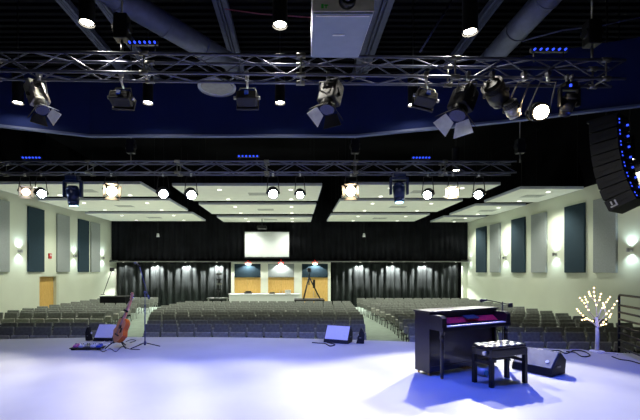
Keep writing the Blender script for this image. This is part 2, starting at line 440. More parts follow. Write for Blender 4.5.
for (px, py, k, r, lab) in back_lamps:
    hg = Vector(((px-CX)*11.15/F, 11.15, 4.47)); bc = W(px, py, 11.05)
    lm = {'soft': E_soft, 'soft2': E_warm, 'cool': E_cool, 'warm': E_warm}[k]
    dd = Vector((-bc.x*.12, -1, -.42))
    spotlight(S, hg, bc, dd, .3 if k == 'cool' else .36, r, lab, silver_case if k.startswith('soft') else bm_, lm, k != 'cool', [fw]*4 if k.startswith('soft') else None, k.startswith('soft'), wide=.6, yokem=black_metal)

# rows of small blue lamps standing on the trusses
def ledbar(x0, x1, py, Y, label, n=6):
    a = W(x0, py, Y); b = W(x1, py, Y); zb = {6: 5.23, 11: 4.84}[int(Y)]
    root = empty('blue_light_bar', ((a.x+b.x)/2, Y, zb), 0, label, 'light bar')
    w_ = (b.x-a.x)/2; zz = a.z-zb
    m1 = MB().box(-w_, w_, .02, .07, zz-.03, zz+.03)
    for t in (-.8, .8): m1.cyl((w_*t, .05, 0), (w_*t, .05, zz), .012, n=6)
    m1.build('bar', black_metal, root)
    for i in range(n):
        x = -w_+(i+.5)*2*w_/n
        MB().cyl((x, .03, zz), (x, -.01, zz), .022 if Y > 10 else .016, n=10).build('lamp', E_blue, root)
ledbar(127, 157, 42, 6.3, 'bar of small blue lamps above the left side of the front truss')
ledbar(532, 569, 49, 6.5, 'bar of small blue lamps above the right side of the front truss')
ledbar(21, 41, 157.5, 11.15, 'bar of small blue lamps above the left end of the back truss')
ledbar(237, 259, 156, 11.15, 'bar of small blue lamps above the middle of the back truss')
ledbar(412, 431, 157.5, 11.15, 'bar of small blue lamps above the back truss, right of middle')

# ------------------------------------------------------------------ pendant cylinder downlights
def downlight(px, py, Y, r, tube, label, power, ztop=8.6):
    c = W(px, py, Y)
    root = empty('pendant_downlight', c, 0, label, 'downlight')
    MB().cyl((0, 0, -.03), (0, 0, tube), r, n=24, caps=False).cyl((0, 0, tube), (0, 0, tube-.02), r, n=24).cyl((0, 0, .05), (0, 0, .06), r*.97, n=24).build('can', black_metal, root)
    MB().cyl((0, 0, .0), (0, 0, .012), r*.8, n=24).build('lamp_disc', E_down, root)
    MB().cyl((0, 0, tube), (0, 0, ztop-c.z), .012, n=6).build('stem', black_metal, root)
    light('SPOT', c+Vector((0, 0, -.05)), power, (1, .95, .85), c+Vector((0, 0, -1)), .08, 165, .3)
for (px, py, lab) in [(87, 22, 'left one of three bright pendant downlights above the front truss'), (280, 24, 'bright pendant downlight left of the ceiling projector'), (470, 31, 'bright pendant downlight right of the ceiling projector')]:
    downlight(px, py, 6.62, .125, .9, lab, 110)
for (px, py, lab) in [(18, 102, 'small pendant downlight glowing beside the silver sided spotlight'), (148, 102, 'small pendant downlight glowing before the blue fascia, left of middle'), (280, 102, 'small pendant downlight glowing before the middle of the blue fascia'), (413, 104, 'small pendant downlight glowing before the blue fascia, right of middle')]:
    Y = 9.45
    downlight(px, py, Y, .12, .7, lab, 14, 7.5 if px == 148 else 8.6)
downlight(456, 170, 14.5, .14, .8, 'tall dark pendant downlight hanging behind the back truss', 60, 9.0)
downlight(630, 159, 14.0, .14, .8, 'pendant downlight glowing right of the speaker column', 60, 9.0)

# ------------------------------------------------------------------ ceiling projector
Y0 = 3.95; c = W(343, 14, Y0)
pr = empty('ceiling_projector', (c.x, Y0, c.z), 0, 'large white projector hanging upside down at the top of the view', 'projector')
hw = .30
MB().prism([(-hw, 0), (hw, 0), (hw*.94, .80), (-hw*.94, .80)], 'z', 0, .02).build('base_plate', proj_bottom, pr)
MB().prism([(-hw-.01, -.01), (hw+.01, -.01), (hw*.97, .81), (-hw*.97, .81)], 'z', .02, .32).build('shell', proj_front, pr)
MB().cyl((.04, -.10, .12), (.04, .0, .12), .085, n=24).build('lens_barrel', black_pl, pr)
MB().sph((.04, -.10, .12), .065, 16).build('lens', lens_m, pr)
MB().box(-.07, .06, .34, .36, -.006, .0).build('air_slot', E_soft if False else plug_w, pr)
MB().box(-hw*.9, hw*.9, .02, .03, -.01, 0).build('edge_strip', plug_w, pr)
MB().box(-.22, -.195, -.016, -.009, .05, .09).box(-.19, -.15, -.016, -.009, .075, .085).box(-.178, -.165, -.016, -.009, .05, .085).build('green_mark', green_m, pr)
MB().cyl((0, .4, .32), (0, .4, 4.3), .04, n=12).box(-.2, .2, .2, .6, .32, .35).build('ceiling_mount', black_metal, pr)
# loose cables near the roof
MB().tube([W(225, 9, 9), W(262, 14, 9), W(312, 17.5, 9)], .012).build('hanging_cable', cable_red, label='thin pinkish cable strung under the roof left of the projector', cat='cable')
MB().tube([W(522, 41, 8), W(563, 30, 8), W(600, 26, 8), W(650, 15, 8)], .014).build('hanging_cable', duct_m, label='thin pale cable strung under the roof above the right end of the truss', cat='cable')
MB().tube([W(454, -3, 8), W(420, 52, 8)], .02).build('hanging_cable', steel_m, label='straight taut steel rod slanting down right of the projector', cat='cable')

# ------------------------------------------------------------------ ceiling panels over the seats
HC = 3.55; ZC = EYE+HC
cols = {'L': (-12.75, -6.25), 'C': (-5.05, 1.1), 'R': (2.25, 8.35), 'F': (9.65, 12.32)}
rows = {'L': [(15.9, 18.5), (19.5, 22.9), (23.9, 27.4)], 'C': [(16.2, 19.6), (20.7, 24.05), (25.5, 27.9)],
        'R': [(16.0, 18.8), (19.6, 23.2), (24.4, 27.6)], 'F': [(16.8, 20.0), (21.0, 24.5), (25.4, 28.0)]}
cn = {'L': 'along the left wall side', 'C': 'over the middle seats', 'R': 'right of the middle', 'F': 'along the right wall'}
rn = ['nearest', 'second', 'furthest']
for k, (x0, x1) in cols.items():
    for i, (y0, y1) in enumerate(rows[k]):
        root = empty('ceiling_cloud', ((x0+x1)/2, (y0+y1)/2, ZC), 0, f'{rn[i]} white hanging ceiling panel {cn[k]}', 'ceiling panel', 'white panels hanging over the seats')
        w_, d_ = (x1-x0)/2, (y1-y0)/2
        MB().box(-w_, w_, -d_, d_, 0, .05).build('panel', cloudm, root)
        MB().box(-w_, w_, -d_-.02, -d_, 0, .11).box(-w_-.02, -w_, -d_, d_, 0, .11).box(w_, w_+.02, -d_, d_, 0, .11).build('rim', cloudedge, root)
        nl = 2 if k != 'F' else 1
        for j in range(nl):
            xx = -w_+(j+.5)*2*w_/nl
            for yy in ((-d_*.55, d_*.75) if k != 'F' else (-d_*.6, d_*.8)):
                MB().cyl((xx+.25, yy, -.012), (xx+.25, yy, 0), .085, n=16).build('downlight', E_cloud, root)
            q = root.location
            light('SPOT', (q.x+xx+.25, q.y, q.z-.05), 640, (.97, 1, .88), (q.x+xx+.25, q.y, 0), .15, 128, .7)
        v = MB()
        for s_ in range(5):
            v.box(-.45+w_*.1, .45+w_*.1, -.3+s_*.13, -.24+s_*.13, -.006, 0)
        v.build('air_vent', mat('vent_grey', (150, 152, 146), .6) if 'vent_grey' not in MATS else MATS['vent_grey'], root)
        for sx in (-1, 1):
            for sy in (-1, 1): MB().cyl((sx*w_*.9, sy*d_*.9, .05), (sx*w_*.9, sy*d_*.9, 9-ZC), .006, n=4).build('suspension_rod', black_metal, root)

# ------------------------------------------------------------------ back of the hall
struct(MB().box(XL, XR, 28.0, YB, 2.46, 2.56), 'ceiling_soffit', blackwall)
struct(MB().box(XL, XR, 27.93, 28.0, 2.43, 2.50), 'trim_3', grey_metal)
def drape(x0, x1, Y, z0, z1, amp, period, m_, name, label):
    m2 = MB(); n = int((x1-x0)/(period/6)); vs = []
    rnd = random.Random(int(x0*10)+5); ph = 0; prev = None
    for i in range(n+1):
        x = x0+(x1-x0)*i/n; ph += 2*PI/6*(.7+.6*rnd.random())
        y = Y+amp*math.sin(ph)+amp*.25*rnd.uniform(-1, 1)
        col_ = [m2.bm.verts.new((x, Y+(y-Y)*f, z)) for z, f in ((z0, 1.25), ((z0+z1)/2, 1.0), (z1-.15, .8), (z1, .6))]
        if prev:
            for j in range(3):
                f_ = m2.bm.faces.new((prev[j], col_[j], col_[j+1], prev[j+1])); f_.smooth = True
        prev = col_
    o = m2.build(name, m_, label=label, cat='curtain')
    md = o.modifiers.new('cloth', 'SOLIDIFY'); md.thickness = .012
    return o
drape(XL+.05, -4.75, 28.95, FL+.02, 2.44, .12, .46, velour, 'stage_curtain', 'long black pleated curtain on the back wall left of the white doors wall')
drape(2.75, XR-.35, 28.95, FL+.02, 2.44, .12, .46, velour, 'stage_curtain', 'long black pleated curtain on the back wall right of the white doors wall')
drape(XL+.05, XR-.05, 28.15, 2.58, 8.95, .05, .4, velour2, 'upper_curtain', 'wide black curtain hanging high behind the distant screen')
# white wall with three wooden doors
DW = 28.6
bays = [(-4.42, -2.5), (-1.97, -.07), (.5, 2.4)]
m = MB(); xs = [-4.65]+[v for b in bays for v in b]+[2.6]
for a, b in zip(xs[0::2], xs[1::2]): m.box(a, b, DW, DW+.15, FL, 2.43)
for a, b in bays: m.box(a, b, DW, DW+.15, 2.33, 2.43)
struct(m, 'wall_entrance', cloudm)
for i, (a, b) in enumerate(bays):
    d = MB().box(a+.01, (a+b)/2-.005, DW+.08, DW+.13, FL+.01, 1.33).box((a+b)/2+.005, b-.01, DW+.08, DW+.13, FL+.01, 1.33).build(f'door_{i+2}', door_wood, kind='structure')
    MB().box((a+b)/2-.12, (a+b)/2-.09, DW+.04, DW+.08, -.1, .35).box((a+b)/2+.09, (a+b)/2+.12, DW+.04, DW+.08, -.1, .35).build('door_handle', chrome, d)
    MB().box(a+.01, b-.01, DW+.03, DW+.13, 1.34, 2.32, .02).build('acoustic_baffle', [teal, greyp, teal][i],
        label=['blue grey wall panel above the left wooden doors', 'pale grey wall panel above the middle wooden doors', 'blue grey wall panel above the right wooden doors'][i], cat='wall panel', loc=((a+b)/2, DW, 1.34))
    ex = [248.5, 281, 315][i]; cx = (ex-CX)*DW/F
    e = empty('exit_sign', (cx, DW-.02, 2.27), 0, f'small red lit exit sign above the {["left", "middle", "right"][i]} wooden doors', 'exit sign')
    MB().box(-.2, .2, -.04, .02, 0, .2, .01).build('sign_case', plug_w, e)
    text_mb('EXIT', .17, Matrix.Translation((0, -.045, .1)) @ Matrix.Rotation(PI/2, 4, 'X')).build('lettering', E_exit, e)
    MB().sph((0, -.05, .25), .07, 10).build('beacon', E_exit, e)
# sound booth
bx0, bx1 = -4.5, .3
b = empty('sound_desk', ((bx0+bx1)/2, 27.0, FL), 0, 'long white counter in front of the wooden doors behind the seats', 'counter')
hw = (bx1-bx0)/2
MB().box(-hw, hw, -.2, -.12, 0, 1.02).box(-hw, -hw+.06, -.12, .5, 0, 1.02).box(hw-.06, hw, -.12, .5, 0, 1.02).build('front_panel', white_m, b)
MB().box(-hw-.03, hw+.03, -.24, .5, 1.02, 1.08, .01).build('worktop', white_m, b)
def onbooth(px, w_, h_, d_, name, m_, label, cat, extra=None):
    x = (px-CX)*27/F
    o = MB().box(x-w_/2, x+w_/2, 26.95, 26.95+d_, FL+1.081, FL+1.08+h_, .01)
    if extra: extra(o, x)
    return o.build(name, m_, label=label, cat=cat, loc=(x, 27, FL+1.08))
onbooth(248, .55, .1, .35, 'mixing_console', black_pl, 'low black mixing console on the left of the white counter', 'mixing console', lambda o, x: o.box(x-.2, x+.2, 27.2, 27.28, FL+1.18, FL+1.26))
onbooth(272, .4, .07, .3, 'lighting_controller', black_pl, 'low black control box on the middle of the white counter', 'controller', lambda o, x: o.box(x-.16, x+.16, 27.15, 27.22, FL+1.15, FL+1.19))
lp = empty('laptop', ((288-CX)*27/F, 27.1, FL+1.081), 0, 'open white laptop near the right end of the white counter', 'laptop')
MB().box(-.2, .2, -.12, .12, 0, .025, .005).build('keyboard_base', plug_w, lp)
MB(Matrix.Translation((0, -.12, .02)) @ Matrix.Rotation(.25, 4, 'X')).box(-.2, .2, -.01, .01, 0, .26, .005).build('lid', plug_w, lp)
# distant projection screen
s0, s1 = W(245, 257, 27.9), W(289, 232, 27.9)
s = empty('projection_screen', ((s0.x+s1.x)/2, 27.85, s0.z), 0, 'white projection screen hung before the upper black curtain', 'screen')
w_ = (s1.x-s0.x)/2; h_ = s1.z-s0.z
MB().box(-w_, w_, 0, .03, 0, h_).build('screen_surface', screen_m, s)
MB().box(-w_-.06, w_+.06, -.02, .05, -.1, 0).box(-w_-.06, w_+.06, -.02, .05, h_, h_+.06).box(-w_-.06, -w_, -.02, .05, 0, h_).box(w_, w_+.06, -.02, .05, 0, h_).build('frame', black_metal, s)
for sx in (-1, 1):
    light('SPOT', (s.location.x+sx*w_*.55, 27.45, s1.z+.35), 9, (1, 1, .97), (s.location.x+sx*w_*.5, 27.86, s0.z+.3), .05, 100, .5)
c = W(262, 229, 26.2)
p = empty('hanging_projector', c, 0, 'small black projector on a ceiling pole above the distant screen', 'projector')
MB().box(-.32, .32, -.25, .25, 0, .2, .03).build('body', black_pl, p)
MB().cyl((.1, .25, .1), (.1, .33, .1), .06).build('lens', lens_m, p)
MB().cyl((0, 0, .2), (0, 0, 9-c.z), .025, n=8).build('pole', black_metal, p)
for (px, lab) in [(158, 'small white lamp hung high on the left of the upper curtain'), (364, 'small white lamp hung high on the right of the upper curtain')]:
    c = W(px, 237, 27.6)
    q = empty('hanging_spot', c, 0, lab, 'lamp')
    MB().cyl((0, 0, 0), (0, 0, .25), .11, .07, 14).build('lamp_shade', plug_w, q)
    MB().cyl((0, 0, .25), (0, 0, 9-c.z), .012, n=6).build('stem', black_metal, q)
# downlights washing the lower curtains and the doors
for px in [124, 155, 186, 217, 248, 281, 315, 360, 392, 424, 455]:
    x = (px-CX)*28.6/F; mid = 230 < px < 330
    yy = 28.40 if mid else 28.5
    MB().cyl((0, 0, 0), (0, 0, .02), .06, n=14).build('recessed_downlight', E_cloud, label='tiny recessed downlight in the soffit over the back wall', cat='downlight', group='soffit downlights over the back wall').location = (x, yy, 2.435)
    light('SPOT', (x, yy, 2.41), (110 if px in (124, 455) else 1050) if not mid else 230, (.97, 1, .97), (x, yy+.12, 0), .03, 122, .18)
# trim: narrow corner return beside the right curtain
struct(MB().box(XR-.3, XR, 28.3, 28.6, FL, 2.43), 'trim_4', cream)
# light stand and camera tripod at the back
def tripod(px, py_base, py_top, Y, spread, label, name='camera_tripod', cam_=True, base=0.0):
    X = (px-CX)*Y/F; zt = EYE-(py_top-CY)*Y/F
    r0 = empty(name, (X, Y, FL+base), 0, label, 'tripod')
    hh = zt-FL-base
    for k in range(3):
        a = PI/2+k*2*PI/3+.5
        MB().tube([(0, 0, hh*.72), (math.cos(a)*spread*.5, math.sin(a)*spread*.5, hh*.36), (math.cos(a)*spread, math.sin(a)*spread, .02)], .045 if cam_ else .03, 6).build('leg', black_metal, r0)
    MB().cyl((0, 0, hh*.45), (0, 0, hh*.86), .035, n=8).build('column', black_metal, r0)
    if cam_:
        MB().box(-.12, .12, -.3, .2, hh*.87, hh, .03).cyl((0, -.3, hh*.93), (0, -.42, hh*.93), .08, n=14).build('camera_body', black_pl, r0)
        MB().box(.25, .4, -.05, .05, hh*.35, hh*.62, .02).build('hanging_bag', black_pl, r0)
    return r0
tr = tripod(309, 298, 268, 25.2, .7, 'tall black camera tripod standing before the right wooden doors', base=.855)
MB().box(-.95, .95, -.75, .75, .75, .85).box(-.9, -.8, -.7, .7, 0, .75).box(.8, .9, -.7, .7, 0, .75).build('riser_platform', black_pl, label='low black platform around the camera tripod feet', cat='platform', loc=None).location = (tr.location.x, tr.location.y, FL)
tripod(219, 298, 266, 26.3, .18, 'thin black lamp stand before the left back curtain', 'lamp_stand', False, base=.865)
lst = [o for o in COL.objects if o.name == 'lamp_stand'][0]
for k, hz_ in enumerate((.5, .85, 1.15, 1.5)): MB().box(-.16, .16, -.1, .1, hz_, hz_+.13, .02).build('lamp_head', grey_metal if k % 2 else black_metal, lst)
x = (218-CX)*26.4/F
MB().box(x-.7, x+.7, 26.1, 26.5, FL+.78, FL+.86).box(x-.65, x-.6, 26.15, 26.45, FL, FL+.78).box(x+.6, x+.65, 26.15, 26.45, FL, FL+.78).build('side_table', grey_metal, label='narrow pale table at the foot of the lamp stand', cat='table')
# black cloth table with a crane arm at the far left
Y = 22.6; a, b2 = W(103, 296, Y), W(128, 296, Y)
t = empty('skirted_table', ((a.x+b2.x)/2, Y, FL), 0, 'black cloth covered table behind the left block of seats', 'table')
w_ = (b2.x-a.x)/2
MB().box(-w_, w_, -.4, .4, a.z-FL-.05, a.z-FL).build('tabletop', black_pl, t)
MB().box(-w_+.01, w_-.01, -.39, .39, .01, a.z-FL-.05).build('cloth_skirt', velour2, t)
p0, p1 = W(103, 295, 22.5), W(112, 270, 22.5)
j = empty('boom_lamp', p0+Vector((0, 0, .02)), 0, 'thin slanting black stand with a small head above the cloth table', 'stand')
MB().cyl((0, 0, 0), p1-p0, .018, n=6).cyl((0, 0, -.01), (0, 0, .02), .12, n=14).build('arm', black_metal, j)
MB().box(p1.x-p0.x-.1, p1.x-p0.x+.12, -.08, .08, p1.z-p0.z-.1, p1.z-p0.z+.12, .02).build('head', black_pl, j)

# ------------------------------------------------------------------ side walls: panels and sconces
def wpanel(side, xa, xb, zb, zt, m_, label):
    X = XL if side == 'L' else XR
    Ya, Yb = sorted((F*X/(xa-CX), F*X/(xb-CX)))
    m_0 = MB()
    if side == 'L': m_0.box(X+.001, X+.09, Ya, Yb, zb, zt, .02)
    else: m_0.box(X-.09, X-.001, Ya, Yb, zb, zt, .02)
    m_0.build('acoustic_baffle', m_, label=label, cat='wall panel', loc=(X, (Ya+Yb)/2, zb))
zt = 4.97
wpanel('L', -18, 8, 1.73, zt, greyp, 'pale grey wall panel at the left edge of the view')
wpanel('L', 27, 43, 1.73, zt, teal, 'tall dark teal wall panel left of the red fire alarm')
wpanel('L', 56, 68.5, 1.73, zt, greyp, 'pale grey wall panel on the left wall right of the fire alarm')
wpanel('L', 77.5, 88, 1.73, zt, teal, 'tall dark teal wall panel near the far end of the left wall')
wpanel('L', 90, 99, 1.73, zt, greyp, 'pale grey wall panel at the far end of the left wall')
zt = 4.70
wpanel('R', 477, 487, 1.70, zt, teal, 'narrow dark teal wall panel at the far end of the right wall')
wpanel('R', 491, 501, 1.70, zt, greyp, 'pale grey wall panel furthest along the right wall')
wpanel('R', 512.5, 526, 1.70, zt, teal, 'dark teal wall panel in the middle of the right wall')
wpanel('R', 532.5, 547.5, 1.70, zt, greyp, 'pale grey wall panel left of the middle right wall lamp')
wpanel('R', 566, 586, 1.70, zt, teal, 'widest dark teal wall panel on the right wall')
wpanel('R', 595, 618, 1.70, zt, greyp, 'pale grey wall panel under the hanging speaker column')
wpanel('R', 655, 690, 1.70, zt, teal, 'dark teal wall panel nearest the stage on the right wall')
def sconce(side, px, py, label, pw=42):
    X = XL if side == 'L' else XR; s_ = 1 if side == 'L' else -1
    Y = F*X/(px-CX); z = EYE-(py-CY)*Y/F
    root = empty('wall_sconce', (X, Y, z), 0, label, 'wall light', None)
    MB().box(min(0, s_*.03), max(0, s_*.03), -.05, .05, -.06, .06).cyl((s_*.02, 0, 0), (s_*.12, 0, 0), .02).build('bracket', chrome, root)
    MB().cyl((s_*.15, 0, -.07), (s_*.15, 0, .07), .055, n=16, caps=False).build('shade', chrome, root)
    MB().cyl((s_*.15, 0, -.055), (s_*.15, 0, .055), .045, n=16).build('lamp_glass', E_sconce, root)
    for d_ in (-1, 1):
        light('SPOT', (X+s_*.15, Y, z+d_*.09), pw, (.72, .92, 1), (X+s_*.05, Y, z+d_*2), .04, 130, .9)
sconce('L', 18.5, 251, 'nearest up and down wall light on the left wall')
sconce('L', 73.5, 256, 'up and down wall light on the left wall beyond the fire alarm')
sconce('L', 102, 258, 'furthest up and down wall light on the left wall')
sconce('R', 506, 258, 'furthest up and down wall light on the right wall')
sconce('R', 556.5, 254.5, 'middle up and down wall light on the right wall')
sconce('R', 632, 250, 'nearest up and down wall light on the right wall')
sconce('R', 471, 260, 'wall light in the far corner of the right wall', 14)
Y = F*XL/(49.5-CX); fa = empty('fire_alarm', (XL, Y, EYE+16*Y/F), 0, 'small red fire alarm box on the left wall', 'fire alarm')
MB().box(.001, .06, -.12, .12, -.14, .14, .01).build('box', red_m, fa)
MB().box(.06, .075, -.06, .06, .0, .08, .01).build('strobe', plug_w, fa)

# ------------------------------------------------------------------ chairs
def make_chair():
    root = empty('auditorium_chair', (0, 0, 0))
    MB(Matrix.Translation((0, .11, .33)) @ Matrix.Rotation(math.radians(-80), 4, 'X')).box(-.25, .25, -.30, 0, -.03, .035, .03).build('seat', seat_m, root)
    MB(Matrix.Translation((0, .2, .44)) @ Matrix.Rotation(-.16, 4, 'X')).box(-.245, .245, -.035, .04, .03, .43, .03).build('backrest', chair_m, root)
    for sx in (-1, 1):
        for sy in (-1, 1):
            MB().cyl((sx*.22, sy*.18, .38), (sx*.235, sy*.23, 0), .014, n=6).build('leg', chairleg, root)
    MB().box(-.2, .2, -.1, .2, .2, .215).box(-.24, -.22, -.2, .22, .34, .38).box(.22, .24, -.2, .22, .34, .38).build('book_rack', chairleg, root)
    return root
spots = []     # (x, y, block, row, index)
PB = {'middle': .555, 'left': .60, 'right': .615}
def block(name, ys, xl, xr):
    ri = 0; P_ = PB[name]
    for y in ys:
        a, b = xl(y), xr(y)
        n = int((b-a)/P_+.4); got = []; q_ = (b-a)/n
        for i in range(n):
            x = a+q_/2+i*q_
            if y-.3 < edge(x)+1.25: continue
            got.append(x)
        if not got: continue
        for i, x in enumerate(got): spots.append((x, y, name, ri, i))
        ri += 1
def lerp(v, pts):
    for (a, fa_), (b, fb) in zip(pts, pts[1:]):
        if v <= b: return fa_+(fb-fa_)*max(0, (v-a))/(b-a)
    return pts[-1][1]
block('middle', [12.7+1.02*i for i in range(11)], lambda y: lerp(y, [(12.7, -4.95), (17.4, -6.5), (19.7, -6.9), (21.9, -6.7), (23.4, -6.4)]), lambda y: lerp(y, [(12.7, 2.35), (15.8, 2.8), (23, 3.3)]))
block('left', [12.05, 13.05]+[16.4+1.0*i for i in range(11)], lambda y: -12.95, lambda y: -6.4 if y < 14 else lerp(y, [(16.4, -8.0), (23, -8.9), (27, -9.3)]))
block('right', [10.95+1.04*i for i in range(15)], lambda y: lerp(y, [(10.9, 3.2), (13, 3.75), (17, 4.2), (20, 4.15), (26, 4.0)]), lambda y: 11.45)
# the table stands where three rear chairs of the left block would be
spots = [s_ for s_ in spots if not (s_[2] == 'left' and s_[0] > -11.3 and 21.6 < s_[1] < 24)]
vis = []
for s_ in spots:
    x, y = s_[0], s_[1]; px = CX+F*x/y
    if px < -12 or px > 652: continue
    vis.append(s_)
def behind_piano(s_):
    px = CX+F*s_[0]/s_[1]; py = CY+F*(EYE-0)/s_[1]
    return 422 < px < 502 and py > 314
vis = [v for v in vis if not (behind_piano(v) and v[1] < 15)]
order = sorted(vis, key=lambda v: (behind_piano(v), v[1]))
near = order[:300]; far = order[300:]
proto = make_chair(); used = False
for (x, y, bl, ri, i) in near:
    if not used: o = proto; used = True
    else: o = copy_tree(proto)
    o.scale = (1 if bl == 'middle' else 1.1, 1, 1); o.location = (x, y, FL); o.rotation_euler = (0, 0, random.uniform(-.03, .03))
    o['label'] = f'grey padded chair, {ORD[i]} from the left in the {ORD[ri]} row of the {bl} seating block'
    o['category'] = 'chair'; o['group'] = 'grey auditorium chairs facing the stage'
m = MB(); m2 = MB()
for (x, y, bl, ri, i) in far:
    m.M = Matrix.Translation((x, y, FL)) @ Matrix.Diagonal((1 if bl == 'middle' else 1.1, 1, 1, 1))
    m.M = m.M @ Matrix.Translation((0, .11, .33)) @ Matrix.Rotation(math.radians(-80), 4, 'X')
    m.box(-.25, .25, -.30, 0, -.03, .035, .03)
    m.M = Matrix.Translation((x, y, FL)) @ Matrix.Diagonal((1 if bl == 'middle' else 1.1, 1, 1, 1))
    m.M = m.M @ Matrix.Translation((0, .2, .44)) @ Matrix.Rotation(-.16, 4, 'X')
    m.box(-.245, .245, -.035, .04, .03, .43, .025)
    m.M = Matrix.Translation((x, y, FL)) @ Matrix.Diagonal((1 if bl == 'middle' else 1.1, 1, 1, 1))
    for sx in (-1, 1):
        for sy in (-1, 1): m.cyl((sx*.22, sy*.18, .38), (sx*.235, sy*.23, 0), .014, n=4)
m.build('auditorium_chairs', chair_m, kind='stuff', label='rearmost grey padded chairs in rows before the back curtains', cat='chairs')

# ------------------------------------------------------------------ upright piano
pa = math.atan2(.454, .89)
pn = empty('upright_piano', (2.35, 6.27, 0), pa, 'dark upright piano with red felt behind its keys', 'piano')
WP = 1.69
for x0 in (0, WP-.04): MB().box(x0, x0+.04, .27, .60, .05, 1.05).build('side_panel', piano_m, pn)
for x0 in (0, WP-.1):
    MB().prism([(.0, .78), (.30, .78), (.30, 1.02), (.05, 1.02), (.0, .98)], 'x', x0 if x0 == 0 else WP-.10, (x0 if x0 == 0 else WP-.10)+.10).build('cheek', piano_m, pn)
MB().box(-.02, WP+.02, .24, .62, 1.05, 1.08, .008).build('lid', piano_m, pn)
MB().box(.04, WP-.04, .32, .36, .10, .78).box(.04, WP-.04, .30, .38, .05, .14).build('lower_panel', piano_m, pn)
MB().box(.04, WP-.04, .56, .59, .1, 1.05).build('back_panel', black_pl, pn)
MB().box(.04, WP-.04, .27, .30, .97, 1.05).build('upper_panel', piano_m, pn)
MB().box(.1, WP-.1, .005, .33, .77, .83).box(0, WP, -.012, .005, .77, .835, .004).build('keybed', piano_m, pn)
m = MB(); k0, k1 = .13, WP-.13; n = 52; kw = (k1-k0)/n
for i in range(n): m.box(k0+i*kw+.0008, k0+(i+1)*kw-.0008, -.005, .172, .831, .856)
m.build('white_keys', ivory, pn)
m = MB()
for i in range(n-1):
    if i % 7 in (0, 2, 3, 5, 6): m.box(k0+(i+1)*kw-.006, k0+(i+1)*kw+.006, .06, .172, .856, .868)
m.build('black_keys', ebony, pn)
MB().prism([(.175, .835), (.175, .87), (.27, .95), (.29, .95), (.29, .835)], 'x', .105, WP-.105).build('fallboard', red_felt, pn)
for x in (.05, WP-.05):
    lt = Matrix.Translation((x, .05, 0)); m = MB(lt)
    prof = [(.0, .025), (.06, .025), (.08, .034), (.14, .028), (.45, .036), (.6, .03), (.62, .042), (.66, .042), (.68, .034), (.77, .045)]
    for (za, ra), (zb, rb) in zip(prof, prof[1:]): m.cyl((0, 0, za+.03), (0, 0, zb+.03 if zb < .77 else .77), ra, rb, 14, caps=False)
    m.build('leg', piano_m, pn)
for (x, y) in ((.05, .05), (WP-.05, .05), (.04, .32), (.04, .55), (WP-.04, .32), (WP-.04, .55)):
    MB().cyl((x-.012, y, .022), (x+.012, y, .022), .022, n=12).cyl((x, y, .03), (x, y, .06), .008, n=6).build('caster', brass, pn)
for i in range(3): MB().box(WP/2-.09+i*.075, WP/2-.06+i*.075, .18, .32, .05, .065, .005).build('pedal', brass, pn)
Mp = Matrix.Translation(pn.location) @ Matrix.Rotation(pa, 4, 'Z')
tb = MB(Mp @ Matrix.Translation((.93, .205, .93)) @ Matrix.Rotation(.35, 4, 'X')).box(-.15, .15, -.05, .09, .0, .02, .006).build('tablet', mat('tablet_grey', (70, 74, 84), .3), label='dark tablet lying on the red strip above the piano keys', cat='tablet')

# piano bench
ba = math.radians(22)
bc = Vector((2.78, 6.19, 0))
bn = empty('piano_bench', bc, ba, 'black tufted leather piano bench with square legs', 'bench')
# local x along the width, local y towards the piano; left back corner at origin
bw, bd = .76, .38
for (x, y) in ((.03, -.03), (bw-.03, -.03), (.03, -bd+.03), (bw-.03, -bd+.03)):
    MB().box(x-.029, x+.029, y-.029, y+.029, 0, .45, .004).build('leg', black_metal, bn)
MB().box(0, bw, -bd, 0, .45, .56, .008).build('seat_box', leather, bn)
m = MB().box(.01, bw-.01, -bd+.01, -.01, .56, .605, .02)
nx, ny = 5, 3
m.build('cushion', leather, bn)
m = MB()
for i in range(nx):
    for j_ in range(ny):
        cx_, cy_ = (i+.5)*bw/nx, -(j_+.5)*bd/ny
        m.sph((cx_, cy_, .60), .07, 12, .3)
m.build('tufting', leather, bn)
m = MB()
for i in range(1, nx):
    for j_ in range(1, ny): MB().sph((i*bw/nx, -j_*bd/ny, .61), .012, 8).build('button', leather, bn)
MB().box(.03, bw-.03, -bd/2-.02, -bd/2+.02, .36, .39).box(.02, .04, -bd+.05, -.05, .33, .38).box(bw-.04, bw-.02, -bd+.05, -.05, .33, .38).build('stretcher', black_metal, bn)
MB().cyl((-.05, -bd+.1, .505), (0, -bd+.1, .505), .03, n=14).build('height_knob', chrome, bn)
# pale roll lying under the bench
c = G(484, 377)
rl = empty('water_bottle', (c.x, c.y+.1, .065), math.radians(20), 'pale blue and white bottle lying on the floor behind the bench', 'bottle')
MB().cyl((0, -.1, 0), (0, .12, 0), .062, n=18).build('bottle_body', plug_w, rl)
MB().cyl((0, -.12, 0), (0, -.1, 0), .045, n=18).build('cap', mat('aqua_plastic', (70, 160, 200), .4), rl)

